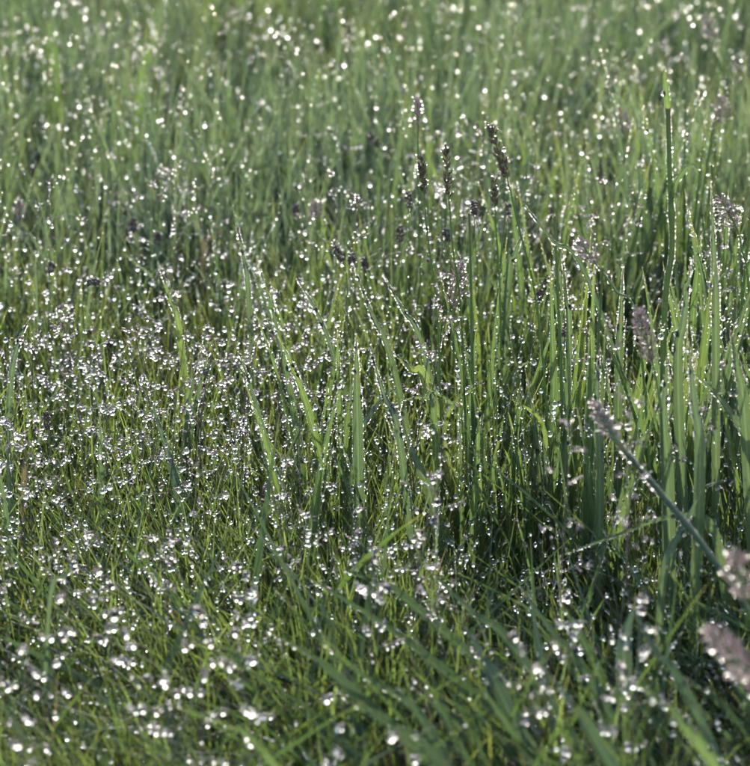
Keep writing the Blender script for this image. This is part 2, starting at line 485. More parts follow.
# coarser grass outside and beyond the picture
fine_patch('outer_meadow_grass', 70000, 0.7, 7.0, 3.2, 3.2, 0.11, 0.22, 0.0042, M_BACK,
           'coarser meadow grass running on beside and behind the view', 0.15, 0.0006, 0.4, 0.15, seg=4,
           thin=lambda X, Y: 1.0 * ~((Y > 1.6) & (Y < 4.8) & (np.abs(X) < 0.47 + (Y - 1.55) * 0.17)))
fine_patch('distant_meadow_grass', 30000, 6.8, 24.0, 3.5, 12.0, 0.18, 0.30, 0.016, M_BACK,
           'distant meadow grass far behind the view', 0, 0.001, 0.3, 0.0, seg=3)
# dead thatch at the bottom
N = 5000
X, Y = scatter(N, 1.55, 4.5, 0.6, 1.0)
N = len(X)
V, Q, UV, T, c, hw = blade_batch(np.stack([X, Y, rng.uniform(0.0, 0.03, N)], -1), rng.uniform(0.04, 0.12, N), rng.uniform(0, 6.28, N),
                                 rng.uniform(0.9, 1.5, N), rng.normal(0, 0.3, N), rng.uniform(0.0012, 0.003, N), rng.normal(0, 1, N), rng.random(N), 4)
tag(link('dead_thatch', np_mesh('dead_thatch', V, Q, UV, T, M_DEAD)), 'brown dead grass thatch lying between the green blades', kind='stuff')

# ------------------------------------------------------------------ broad-leaved grass plants
PLANT_KINDS = {}
def make_plant_kind(key, nb, lmin, lmax, wid, upright, mat, culm=False, droop=0.5, lean=None):
    """one plant of leaf blades round a common base, at the origin"""
    blades = []
    for b in range(nb):
        L = random.uniform(lmin, lmax)
        ph = random.uniform(0, 2 * math.pi)
        th0 = abs(random.gauss(0, 0.10)) + (1 - upright) * 0.35
        cu = abs(random.gauss(droop, 0.3)) * (1.15 - upright)
        if lean is not None:
            ph = math.pi + random.gauss(0, 0.55); th0 = lean * random.uniform(0.6, 1.2); cu = abs(random.gauss(0.12, 0.12))
        p = np.array([random.uniform(-.006, .006), random.uniform(-.006, .006), -0.012])
        pts = [p]
        for k in range(1, 6):
            th = th0 + cu * (k / 5)**1.8
            p = p + np.array([math.sin(th) * math.cos(ph), math.sin(th) * math.sin(ph), math.cos(th)]) * L / 5
            pts.append(p)
        rf = (random.gauss(0, 0.55), -1.0, 0.05) if upright > 0.88 else (math.cos(ph + 0.4), math.sin(ph + 0.4), 0.05)
        me, c, hw = blade_mesh(pts, wid * random.uniform(0.65, 1.15), 14, ref=rf,
                               roll=random.gauss(0, 0.4), fold=random.uniform(0.15, 0.6), twist=random.gauss(0, 0.6), mat=mat)
        blades.append((me, c, hw))
    cul = None
    if culm:
        L = lmax * random.uniform(0.8, 1.0)
        lx, ly = random.gauss(0, 0.05), random.gauss(0, 0.05)
        cul = tube_mesh('culm', [(0, 0, -0.012), (lx * L * .3, ly * L * .3, L * .45), (lx * L, ly * L, L)], 0.0019, 0.0010, 12, 6, M_STEM, (0.45, 0.5))
    PLANT_KINDS.setdefault(key, []).append((blades, cul))

def bead_curve(c, hw, M, dens, rmu, sig=0.35, big=0.0):
    """rows of small beads along both edges of one blade, plus a few large drops"""
    n = max(3, int(len(c) * 0 + np.linalg.norm(np.diff(c, axis=0), axis=1).sum() * dens))
    cen = rng.uniform(0.1, 1.0, max(2, n // 7))
    t = np.where(rng.random(n) < 0.35, rng.uniform(0.12, 1.0, n), cen[rng.integers(0, len(cen), n)] + rng.normal(0, 0.025, n))
    t = np.clip(t, 0.05, 0.999) * (len(c) - 1.001)
    i = t.astype(int); f = (t - i)[:, None]
    p = c[i] * (1 - f) + c[i + 1] * f
    h = hw[i] * (1 - f) + hw[i + 1] * f
    p = p + h * np.where(rng.random(n) < 0.5, -1.0, 1.0)[:, None]
    r = rmu * np.exp(rng.normal(0, sig, n))
    if big > 0:
        sel = rng.random(n) < big
        r = np.where(sel, r * rng.uniform(1.8, 3.2, n), r)
    if M is not None:
        p = p @ M[:3, :3].T + M[:3, 3]
    dew(p, r)

def place_plant(key, x, y, rz, sc, label, group, dens=500, rmu=0.00030, big=0.12, name='grass_tuft'):
    blades, cul = random.choice(PLANT_KINDS[key])
    root = empty(name, (x, y, 0), label, 'grass', group)
    root.rotation_euler = (0, 0, rz)
    root.scale = (sc, sc, sc)
    M = np.eye(4)
    M[:3, :3] = sc * np.array([[math.cos(rz), -math.sin(rz), 0], [math.sin(rz), math.cos(rz), 0], [0, 0, 1]])
    M[:3, 3] = (x, y, 0)
    for me, c, hw in blades:
        link('blade', me, root)
        if dens:
            bead_curve(c, hw, M, dens, rmu, 0.4, big)
    if cul:
        link('culm', cul[0], root)
        bead_curve(cul[1], cul[2], M, dens * 0.4, rmu)
    return root

for i in range(9):
    make_plant_kind('tall', random.choice([4, 5, 6]), 0.17, 0.31, 0.0098, 0.90, M_BROAD, culm=(i % 3 == 0))
for i in range(4):
    make_plant_kind('tall_blue', random.choice([3, 4, 5]), 0.17, 0.30, 0.0105, 0.89, M_BLUE)
for i in range(6):
    make_plant_kind('mid', random.choice([3, 4, 5]), 0.11, 0.20, 0.0055, 0.75, M_BROAD)
for i in range(4):
    make_plant_kind('lime', 3, 0.12, 0.20, 0.0062, 0.8, M_LIME)
for i in range(6):
    make_plant_kind('low', random.choice([4, 5]), 0.14, 0.25, 0.0110, 0.35, M_DARK, lean=0.8)
for i in range(5):
    make_plant_kind('back', random.choice([3, 4, 5]), 0.14, 0.26, 0.0095, 0.85, M_BROAD)

HUE = {'tall': 'green', 'tall_blue': 'blue-green', 'lime': 'yellow-green', 'mid': 'green', 'back': 'green', 'low': 'dark blue-green'}
def span(u, cuts, words_):
    for c_, w_ in zip(cuts, words_):
        if u < c_:
            return w_
    return words_[-1]
# the tall stand on the right
n = 0
while n < 104:
    Y = random.uniform(2.2, 2.74)
    u = random.uniform(470, 900)
    if random.random() > (0.35 + 0.65 * smooth01(np.float64(u), 480, 600)):
        continue
    key = random.choices(['tall', 'tall_blue', 'lime', 'mid'], [0.48, 0.26, 0.12, 0.14])[0]
    place_plant(key, ground_x(u, Y), Y, random.gauss(0, 0.7) + random.choice((0, math.pi)), random.uniform(0.6, 1.04),
                '%s %s grass %s of tall stand, %s' % ('narrow-bladed' if key == 'mid' else 'wide-bladed', HUE[key], span(Y, (2.36, 2.54), ('in front', 'in the middle', 'at the rear')),
                                                                          span(u, (570, 660, 750), ('at its left flank', 'left of its purple seed head', 'right of its purple seed head', 'at the right edge'))),
                'broad grass in the tall stand on the right', 400, 0.00034, 0.17)
    n += 1
# shorter grass at its foot
for _ in range(34):
    Y = random.uniform(1.95, 2.2); u = random.uniform(420, 820)
    key = random.choice(['mid', 'mid', 'lime'])
    place_plant(key, ground_x(u, Y), Y, random.uniform(0, 6.28), random.uniform(0.5, 0.8),
                'short %s grass at the foot of the tall stand, %s' % (HUE[key], span(u, (550, 680), ('at its left end', 'below its middle', 'at the right edge'))),
                'short grass at the foot of the tall stand', 380, 0.00036)
# scattered through the middle
for _ in range(24):
    Y = random.uniform(2.2, 2.75); u = random.uniform(270, 500)
    key = random.choice(['mid', 'mid', 'lime', 'tall'])
    place_plant(key, ground_x(u, Y), Y, random.uniform(0, 6.28), random.uniform(0.7, 0.95),
                '%s %s grass rising from the fine turf, %s' % ('tall' if key == 'tall' else 'medium', HUE[key], span(u, (350, 420), ('left of the wide centre blade', 'just right of the wide centre blade', 'near the tall stand'))),
                'broad grass scattered through the middle turf', 480, 0.00036, 0.2)
for _ in range(30):
    Y = random.uniform(2.3, 2.85); u = random.uniform(-150, 260)
    key = random.choice(['mid', 'mid', 'tall_blue', 'lime'])
    place_plant(key, ground_x(u, Y), Y, random.uniform(0, 6.28), random.uniform(0.65, 0.9),
                'medium %s grass %s the white panicle cloud, %s' % (HUE[key], 'within' if Y < 2.5 else 'behind', span(u, (40, 150), ('at the left edge', 'on its left side', 'on its right side'))),
                'broad grass scattered among the panicles on the left', 480, 0.00036, 0.2)
# behind, out of focus
for _ in range(110):
    Y = random.uniform(2.72, 3.9); u = random.uniform(-150, 900)
    key = random.choice(['back', 'back', 'lime', 'tall_blue'])
    place_plant(key, ground_x(u, Y), Y, random.uniform(0, 6.28), random.uniform(0.7, 1.05),
                'blurred %s grass at the back of the meadow, %s, %s' % (HUE[key], span(Y, (3.1, 3.5), ('nearest row', 'middle row', 'farthest row')),
                                                                       span(u, (150, 350, 550), ('far left', 'left of centre', 'right of centre', 'far right'))),
                'blurred broad grass at the back', 130, 0.0006)
# in front: low, leaning, blue-green
for _ in range(34):
    Y = random.uniform(1.72, 2.12); u = random.uniform(360, 900)
    place_plant('low', ground_x(u, Y), Y, random.gauss(0, 0.35), random.uniform(0.6, 0.9),
                'low dark grass, wide leaves leaning left in foreground, %s, %s' % (span(Y, (1.85, 1.98), ('nearest', 'midway', 'farthest')), span(u, (450, 540, 640, 740), ('at bottom centre', 'right of bottom centre', 'below the pale level leaf', 'at bottom right', 'at the right edge'))),
                'low wide-leaved grass in the foreground', 160, 0.00040)

# ------------------------------------------------------------------ single blades and stalks that the picture singles out
def curve_px(pts):
    """pts: (u, v, Y); the first may be (u, None, Y) = on the ground"""
    out = []
    for u, v, Y in pts:
        if v is None:
            out.append(np.array([ground_x(u, Y), Y, -0.012]))
        else:
            out.append(at_y(u, v, Y))
    return out
def lone_blade(pts, wpx, mat, label, dens=650, rmu=0.00034, roll=0.0, fold=0.3, twist=0.2, seg=20, big=0.12, name='grass_leaf', tip=2.4):
    P = curve_px(pts)
    w = wpx / FPX * (pts[-1][2] * CP + 0.8 * SP)
    b = P[0].copy(); b[2] = 0
    root = empty(name, b, label, 'grass leaf')
    me, c, hw = blade_mesh([p - b for p in P], w, seg, roll=roll, fold=fold, twist=twist, mat=mat, tip=tip)
    link('blade', me, root)
    if dens:
        bead_curve(c + b, hw, None, dens, rmu, 0.4, big)
    return root

LB = [
 # pts, width px, material, label
 ([(362, None, 2.230), (358, 440, 2.240), (357, 385, 2.240), (356, 332, 2.230)], 12, M_BLUE, 'wide upright dark blade with bright dewy edges near the centre', dict(dens=1400, big=.1)),
 ([(420, None, 2.230), (400, 442, 2.230), (384, 395, 2.250), (371, 352, 2.250)], 8, M_BLUE, 'dark blade with one white edge leaning left beside the wide upright blade', dict(dens=1400)),
 ([(455, None, 2.26), (432, 500, 2.27), (418, 465, 2.27), (406, 432, 2.29)], 14, M_BLUE, 'grey-blue leaf leaning left below the centre of the picture', dict(dens=200, roll=.2)),
 ([(335, None, 2.30), (357, 450, 2.30), (372, 412, 2.31), (396, 385, 2.33)], 8, M_BLUE, 'pale sheeny leaf crossing in front of the wide upright blade', dict(dens=200, roll=.5)),
 ([(260, None, 2.5), (249, 300, 2.5), (243, 255, 2.51), (233, 205, 2.52)], 6, M_BLUE, 'dark narrow blade with beaded edges standing left of centre in the upper half', dict(dens=900)),
 ([(200, None, 2.45), (180, 335, 2.46), (170, 300, 2.47), (160, 265, 2.48)], 7, M_BROAD, 'dark blade with a brown tip behind the white panicle cloud', dict(dens=900)),
 ([(190, None, 2.28), (182, 515, 2.28), (168, 455, 2.3), (147, 388, 2.32)], 11, M_BLUE, 'long blue-green blade leaning left through the dewy turf on the left', dict(dens=700)),
 ([(100, None, 2.3), (101, 480, 2.3), (100, 440, 2.3), (100, 405, 2.3)], 7, M_BLUE, 'short pale upright blade at the left below the panicle cloud', dict(dens=500)),
 ([(5, None, 2.40), (10, 395, 2.41), (18, 345, 2.42), (30, 318, 2.43)], 7, M_BLUE, 'beaded blade leaning right at the left edge', dict(dens=900)),
 ([(30, None, 2.2), (12, 560, 2.2), (4, 500, 2.2), (-4, 455, 2.2)], 8, M_BLUE, 'blade leaning left at the left edge in front of the fine turf', dict(dens=700)),
 ([(430, None, 2.42), (392, 362, 2.42), (372, 315, 2.43), (352, 262, 2.44)], 8, M_BLUE, 'arching green leaf leaning left above the wide upright blade', dict(dens=1100, roll=.3)),
 ([(470, None, 2.40), (423, 350, 2.41), (404, 312, 2.42), (383, 275, 2.43)], 6, M_BLUE, 'green leaf leaning left, right-hand one of the arching pair above the centre', dict(dens=1100)),
 ([(380, None, 2.46), (340, 375, 2.46), (318, 315, 2.47), (296, 278, 2.48)], 6, M_BLUE, 'arching leaf with drops leaning left of the arching pair', dict(dens=1000)),
 ([(470, None, 2.35), (428, 388, 2.36), (412, 370, 2.36), (392, 352, 2.37)], 13, M_LIME, 'short lime-green leaf glowing in the sun right of the centre', dict(dens=500, roll=.4)),
 ([(440, None, 2.3), (434, 412, 2.31), (425, 398, 2.32), (400, 400, 2.32)], 7, M_BROAD, 'small curled green leaf right of the wide upright blade', dict(dens=400)),
 ([(700, None, 2.270), (593, 292, 2.290), (552, 240, 2.300), (512, 190, 2.310)], 5, M_DARK, 'long leaf with a row of drops slanting down right from the dark seed heads', dict(dens=450)),
 ([(500, None, 2.5), (508, 285, 2.5), (515, 255, 2.5), (525, 228, 2.5)], 8, M_BLUE, 'dark short blade leaning right below the largest dark seed head', dict(dens=700)),
 ([(690, None, 2.210), (678, 380, 2.220), (684, 320, 2.220), (691, 258, 2.230)], 11, M_BLUE, 'thick dark spear-like blade right of the purple seed head', dict(dens=900, fold=.7)),
 ([(716, None, 2.230), (716, 330, 2.230), (714, 260, 2.240), (711, 178, 2.250)], 9, M_BLUE, 'tall dark spear-like blade near the right edge', dict(dens=900, fold=.7)),
 ([(617, None, 2.290), (619, 370, 2.290), (621, 320, 2.290), (623, 264, 2.290)], 9, M_BLUE, 'dark spear-like blade left of the purple seed head', dict(dens=900, fold=.7)),
 ([(560, None, 2.290), (569, 345, 2.290), (566, 300, 2.290), (562, 250, 2.290)], 7, M_BLUE, 'upright blade with a yellow tip left of the right-hand spear blades', dict(dens=900)),
 ([(598, None, 2.170), (600, 470, 2.170), (597, 400, 2.180), (600, 345, 2.190)], 9, M_BLUE, 'upright green blade behind the tilted fuzzy seed stalk', dict(dens=900)),
 ([(672, None, 2.130), (668, 480, 2.140), (664, 420, 2.140), (668, 350, 2.150)], 14, M_BLUE, 'widest upright blade of the tall stand below the purple seed head', dict(dens=700)),
 ([(690, None, 2.090), (700, 470, 2.100), (694, 400, 2.110), (688, 340, 2.120)], 12, M_BLUE, 'wide upright blade with a slight curve in the right-hand stand', dict(dens=700)),
 ([(790, None, 2.170), (756, 470, 2.180), (725, 405, 2.190), (690, 370, 2.200)], 10, M_BLUE, 'broad leaf leaning left from the right edge across the stand', dict(dens=600)),
 ([(760, None, 2.170), (745, 420, 2.170), (738, 370, 2.170), (730, 330, 2.170)], 12, M_BLUE, 'broad upright leaf at the right edge halfway up', dict(dens=700)),
 ([(735, None, 2.12), (716, 535, 2.11), (672, 517, 2.10), (615, 536, 2.09), (560, 556, 2.08)], 12, M_BLUE, 'pale leaf lying almost level in front of the tall stand', dict(dens=600, roll=.6)),
 ([(655, None, 2.06), (663, 580, 2.07), (682, 530, 2.08), (703, 488, 2.09)], 9, M_BLUE, 'dark leaf leaning right in front of the slanting seed stalk', dict(dens=300)),
 # wide leaves of the foreground
 ([(720, None, 1.86), (457, 680, 1.93), (380, 622, 1.98), (298, 572, 2.02)], 20, M_DARK, 'longest wide blue-green leaf slanting up left across the bottom centre', dict(dens=170, roll=.5)),
 ([(600, None, 1.82), (352, 690, 1.87), (310, 655, 1.90), (268, 632, 1.92)], 19, M_DARK, 'wide dark leaf slanting left below the longest foreground leaf', dict(dens=170, roll=.5)),
 ([(600, None, 1.84), (502, 694, 1.9), (482, 655, 1.93), (462, 622, 1.96)], 18, M_DARK, 'wide dark leaf leaning left at the bottom right of centre', dict(dens=170, roll=.3)),
 ([(750, None, 1.72), (600, 745, 1.77), (572, 705, 1.8), (548, 672, 1.83)], 18, M_DARK, 'wide leaf leaning left at the bottom edge right of centre', dict(dens=170, roll=.3)),
 ([(660, None, 1.94), (420, 610, 2.02), (380, 585, 2.05), (335, 566, 2.07)], 16, M_DARK, 'wide leaf lying above and along the longest foreground leaf', dict(dens=170, roll=.5)),
 ([(640, None, 1.90), (520, 655, 1.96), (470, 610, 1.99), (425, 566, 2.02)], 15, M_DARK, 'dark leaf slanting left between the longest leaf and the tall stand', dict(dens=170, roll=.4)),
 ([(560, None, 1.74), (440, 765, 1.79), (390, 725, 1.82), (345, 700, 1.84)], 18, M_DARK, 'lowest wide dark leaf slanting left at the bottom centre', dict(dens=150, roll=.5)),
 ([(700, None, 1.88), (590, 680, 1.94), (555, 635, 1.97), (520, 588, 2.0)], 14, M_DARK, 'dark leaf slanting left under the level pale leaf', dict(dens=170, roll=.3)),
 ([(520, None, 1.80), (430, 730, 1.85), (370, 680, 1.88), (312, 645, 1.90)], 15, M_DARK, 'dark leaf between the two largest leaves at the bottom centre', dict(dens=150, roll=.5)),
 ([(800, None, 1.78), (690, 700, 1.84), (655, 650, 1.87), (628, 600, 1.90)], 13, M_DARK, 'dark narrow leaf slanting left at the lower right', dict(dens=200, roll=.3)),
 ([(625, None, 1.92), (624, 665, 1.93), (626, 635, 1.94), (636, 600, 1.95)], 17, M_DARK, 'dark broad upright leaf behind the drops at the bottom right', dict(dens=150)),
 ([(900, None, 1.72), (700, 745, 1.76), (660, 700, 1.8), (622, 676, 1.83)], 13, M_BROAD, 'leaf with a row of drops leaning left at the bottom right', dict(dens=400, big=.3)),
 ([(480, None, 1.7), (270, 760, 1.76), (225, 725, 1.8), (170, 705, 1.82)], 12, M_BROAD, 'blurred leaf lying left at the bottom edge left of centre', dict(dens=150, roll=.4)),
 ([(40, None, 2.0), (50, 600, 2.02), (66, 575, 2.03), (85, 548, 2.05)], 5, M_BLUE, 'thin pale blade leaning right near the lower left edge', dict(dens=200)),
 ([(195, None, 2.75), (204, 250, 2.75), (209, 240, 2.75), (226, 228, 2.75)], 6, M_DRY, 'brown dried leaf tip sticking up left in the upper half', dict(dens=100)),
 ([(20, None, 2.3), (24, 475, 2.3), (20, 462, 2.3), (14, 452, 2.3)], 6, M_DRY, 'small orange-brown dead blade in the turf at the left edge', dict(dens=100)),
 ([(60, None, 3.2), (55, 70, 3.2), (50, 45, 3.2), (48, 20, 3.2)], 12, M_BROAD, 'blurred green leaf standing at the top left corner', dict(dens=60)),
 ([(130, None, 3.1), (140, 90, 3.1), (148, 60, 3.1), (152, 35, 3.1)], 9, M_BROAD, 'blurred green leaf right of the top left corner leaf', dict(dens=60)),
 ([(480, None, 2.9), (500, 150, 2.9), (475, 120, 2.9), (448, 106, 2.9)], 6, M_BLUE, 'blurred arching green leaf behind the dark seed heads', dict(dens=60, roll=.5)),
]
for pts, wpx, mat, lab, kw in LB:
    lone_blade(pts, wpx, mat, lab, **kw)

# ------------------------------------------------------------------ seed heads
def seed_stalk(pts, hb, rad, head, mat, label, cat='seed head', group=None, name='seed_head_stalk', ngr=46, stem_r=0.0007, dr=0.00075, nd_=14, leaf=True, gl=0.0055, stem_mat=None, stem_dens=110):
    """pts: stem curve (u,v,Y) from the ground to the foot of the head; hb: (u,v,Y) of its tip"""
    P = curve_px(pts)
    b = P[0].copy(); b[2] = 0
    root = empty(name, b, label, cat, group)
    top = at_y(*hb)
    foot = P[-1]
    me, c, hw = tube_mesh('stem', [p - b for p in P], stem_r * 1.3, stem_r, 18, 6, stem_mat or M_STEM)
    link('stem', me, root)
    bead_curve(c + b, hw, None, stem_dens, 0.0003, 0.4, 0.1)
    ax = top - foot; ln = np.linalg.norm(ax); ax = ax / ln
    a = unit(np.cross(ax, [0.2, -1, 0.1])); e = np.cross(ax, a)
    t = np.sort(rng.random(ngr))**0.95
    ang = np.arange(ngr) * 2.4 + rng.normal(0, 0.4, ngr)
    if head == 'spike':
        prof = rad * (0.35 + 0.65 * np.sin(np.pi * np.clip(t * 0.9 + 0.08, 0, 1)))
        out = (a * np.cos(ang)[:, None] + e * np.sin(ang)[:, None])
        pos = foot + ax * (t * ln * 0.86)[:, None] + out * (prof * 0.35)[:, None]
        axis = ax + out * 0.55 + rng.normal(0, 0.12, (ngr, 3))
        G = grains_mesh('seed_head', pos - b, axis, gl * rng.uniform(0.75, 1.2, ngr), np.full(ngr, rad * 0.30) * rng.uniform(.8, 1.2, ngr), mat)
        tips = pos + unit(axis) * gl
    elif head == 'oval':
        z = t * 2 - 1
        rr = np.sqrt(np.clip(1 - z * z, 0.03, 1)) * rad
        out = (a * np.cos(ang)[:, None] + e * np.sin(ang)[:, None])
        pos = foot + ax * (t * ln)[:, None] + out * (rr * 0.45)[:, None]
        axis = out + ax * (z * 0.8 + 0.3)[:, None]
        G = grains_mesh('flower_head', pos - b, axis, rad * 0.75 * rng.uniform(0.8, 1.1, ngr), np.full(ngr, rad * 0.33), mat)
        tips = pos + unit(axis) * rad * .75
    else:   # soft fuzzy panicle
        prof = rad * np.sin(np.pi * np.clip(t * 0.86 + 0.12, 0, 1))**0.7
        out = (a * np.cos(ang)[:, None] + e * np.sin(ang)[:, None])
        pos = foot + ax * (t * ln * 0.95)[:, None] + out * (prof * rng.uniform(0.1, 1.15, ngr))[:, None]
        axis = ax * 0.9 + out * 0.7 + rng.normal(0, 0.25, (ngr, 3))
        G = grains_mesh('seed_head', pos - b, axis, gl * rng.uniform(0.7, 1.2, ngr), np.full(ngr, gl * 0.115) * rng.uniform(.8, 1.2, ngr), mat, sides=4)
        tips = pos + unit(axis) * gl
    hd = link(G.name.split('.')[0], G, root)
    hd['kind'] = 'stuff'
    rach, _, _ = tube_mesh('rachis', [foot - b, (foot + top) / 2 - b, top - ax * ln * 0.1 - b], stem_r * 1.2, stem_r * 0.7, 6, 5, M_STEM)
    link('rachis', rach, hd)
    k = min(nd_, ngr)
    if k:
        sel = rng.choice(ngr, k, replace=False)
        dew(tips[sel], dr * np.exp(rng.normal(0, 0.3, k)))
    if leaf:
        m_ = len(P) // 2
        j = P[0] * 0.45 + P[1] * 0.55
        sgn = random.choice((-1, 1))
        Lf = random.uniform(0.04, 0.07)
        pl = [j - b, j - b + np.array([sgn * 0.008, -0.003, Lf * 0.5]), j - b + np.array([sgn * 0.03, -0.012, Lf * 0.8])]
        me, c, hw = blade_mesh(pl, 0.0035, 10, mat=M_BROAD)
        link('leaf', me, root)
        bead_curve(c + b, hw, None, 400, 0.0003)
    return root

Y1 = 2.28
seed_stalk([(560, None, 2.30), (540, 330, 2.29), (517, 220, Y1), (507, 178, Y1)], (488, 118, Y1), 0.0040, 'spike', M_SEED,
           'largest dark brown seed head, tilted left, on a thin stalk', ngr=44, nd_=14)
seed_stalk([(445, None, 2.34), (438, 330, 2.33), (428, 240, 2.32), (424, 196, 2.32)], (421, 150, 2.32), 0.0032, 'spike', M_SEED,
           'slim dark seed head rimmed with bright drops, left one of the upright pair', ngr=34, nd_=24)
seed_stalk([(470, None, 2.33), (462, 330, 2.32), (453, 250, 2.31), (449, 200, 2.31)], (446, 142, 2.31), 0.0031, 'spike', M_SEED,
           'slim dark seed head, right one of the upright pair', ngr=36, nd_=18)
seed_stalk([(425, None, 2.62), (420, 260, 2.62), (418, 170, 2.61), (418, 128, 2.61)], (417, 97, 2.61), 0.0030, 'spike', M_FUZZP,
           'small seed tip crowned with blurred drops above the upright pair', ngr=26, nd_=14, dr=.0011)
seed_stalk([(470, None, 2.36), (458, 400, 2.36), (452, 330, 2.36), (453, 306, 2.36)], (461, 262, 2.36), 0.0062, 'fuzzy', M_FUZZ,
           'purple-brown seed head speckled with drops below the upright pair', ngr=150, nd_=34, gl=.004)
seed_stalk([(505, None, 2.45), (500, 300, 2.45), (496, 230, 2.45), (495, 206, 2.45)], (494, 178, 2.45), 0.0030, 'spike', M_SEED,
           'short dark seed head just below the largest one', ngr=28, nd_=4)
seed_stalk([(402, None, 2.85), (395, 220, 2.85), (384, 160, 2.85), (378, 146, 2.85)], (369, 134, 2.85), 0.0036, 'oval', M_PLANT,
           'small dark tilted flower head alone in the blurred grass', 'flower head', name='plantain_stalk', ngr=40, nd_=0, leaf=False)
PL = [((474, 215), (474, 202), 2.48, 'round dark plantain head right of the upright seed pair'),
      ((409, 207), (408, 192), 2.55, 'blurred dark plantain head left of the upright seed pair'),
      ((400, 241), (400, 227), 2.55, 'blurred brown plantain head lowest left of the upright seed pair'),
      ((508, 217), (508, 204), 2.6, 'small dark plantain head just right below the largest seed head'),
      ((342, 260), (335, 247), 2.5, 'leftmost plantain head of the row above the arching leaves'),
      ((352, 266), (352, 254), 2.5, 'middle plantain head of the row above the arching leaves'),
      ((366, 271), (364, 259), 2.52, 'right plantain head of the row above the arching leaves'),
      ((448, 240), (446, 230), 2.6, 'faint brown plantain head under the right upright seed head'),
      ((295, 214), (296, 205), 2.75, 'blurred brown plantain head left of the pale purple tuft'),
      ((133, 231), (133, 219), 2.7, 'blurred brown plantain head at the left in the upper half'),
      ((158, 243), (158, 233), 2.7, 'blurred brown plantain head left of the dark narrow blade'),
      ((88, 283), (99, 281), 2.52, 'dark oval plantain head lying level above the white panicle cloud'),
      ((48, 429), (46, 413), 2.35, 'dark plantain head among drops near the left edge'),
      ((50, 272), (52, 263), 2.6, 'small brown plantain head near the left edge in the upper half'),
      ((536, 303), (541, 291), 2.46, 'reddish plantain head in the grass right of the centre'),
      ((565, 337), (567, 322), 2.42, 'dark purple plantain head among the upright blades on the right')]
for (fu, fv), (tu, tv), Y, lab in PL:
    off = random.uniform(-12, 12)
    seed_stalk([(fu + off, None, Y + .01), (fu + off * .6, fv + 120, Y), (fu + off * .1 - (tu - fu) * .5, fv + 22, Y), (fu, fv, Y)], (tu, tv, Y),
               0.0032, 'oval', M_PLANT, lab, 'flower head', 'plantain heads', 'plantain_stalk', ngr=40, stem_r=.00045, nd_=3, leaf=False, dr=.0005)

# soft purple heads
FZ = [([(668, None, 2.14), (662, 440, 2.14), (657, 385, 2.14), (652, 362, 2.14)], (638, 308, 2.14), .0056, M_FUZZ, 'soft purple-grey seed head with a bent tip among the tall blades', .0045, 190),
      ([(890, None, 1.95), (724, 575, 1.99), (665, 499, 2.01), (617, 442, 2.03)], (594, 402, 2.04), .0046, M_FUZZP, 'pinkish seed head on a thick dark stalk slanting up left', .0045, 150),
      ([(660, None, 2.22), (640, 340, 2.23), (615, 290, 2.24), (596, 264, 2.24)], (579, 240, 2.24), .0048, M_FUZZ, 'small purple seed head leaning left above the spear blades', .004, 110),
      ([(760, None, 2.3), (750, 310, 2.3), (742, 250, 2.3), (737, 228, 2.3)], (720, 198, 2.3), .0062, M_FUZZ, 'dewy purple seed head leaning left near the right edge', .004, 130),
      ([(640, None, 2.85), (630, 220, 2.85), (625, 150, 2.85), (623, 133, 2.85)], (619, 108, 2.85), .0070, M_FUZZP, 'blurred pale pink tuft left of the tall bare stalk', .004, 120),
      ([(725, None, 2.8), (718, 220, 2.8), (715, 140, 2.8), (716, 125, 2.8)], (724, 96, 2.8), .0080, M_FUZZP, 'blurred pale tuft right of the tall bare stalk', .004, 140),
      ([(320, None, 2.7), (318, 300, 2.7), (317, 240, 2.7), (317, 220, 2.7)], (315, 202, 2.7), .0065, M_FUZZP, 'blurred pale purple tuft left above the plantain row', .004, 110),
      ([(25, None, 2.75), (22, 300, 2.75), (21, 240, 2.75), (20, 220, 2.75)], (19, 200, 2.75), .0042, M_FUZZP, 'blurred pink-brown tuft at the left edge in the upper half', .004, 80),
      ([(730, None, 3.0), (722, 100, 3.0), (716, 50, 3.0), (714, 38, 3.0)], (705, 16, 3.0), .0075, M_FUZZP, 'blurred pale tuft near the top right corner', .004, 110),
      ([(800, None, 1.72), (790, 760, 1.73), (784, 720, 1.73), (770, 692, 1.73)], (706, 628, 1.74), .0095, M_FUZZN, 'large blurred pink-green seed head at the right edge in front', .0050, 210),
      ([(800, None, 1.78), (770, 680, 1.78), (752, 625, 1.78), (746, 600, 1.78)], (734, 552, 1.78), .0070, M_FUZZN, 'blurred pale seed head with drops above the large one at the right edge', .0050, 80)]
for pts, hb, rad, mat, lab, gl, ng in FZ:
    near = pts[0][2] < 1.9
    slant = 'thick dark stalk' in lab
    seed_stalk(pts, hb, rad, 'fuzzy', mat, lab, ngr=int(ng * 0.85), gl=gl * 1.1, nd_=20 if near else (12 if pts[0][2] > 2.6 else 30), dr=.0011 if near else .0007,
               stem_r=.0019 if slant else .0008, leaf=False, stem_mat=M_DARK if slant else M_STEM, stem_dens=900 if slant else 110)

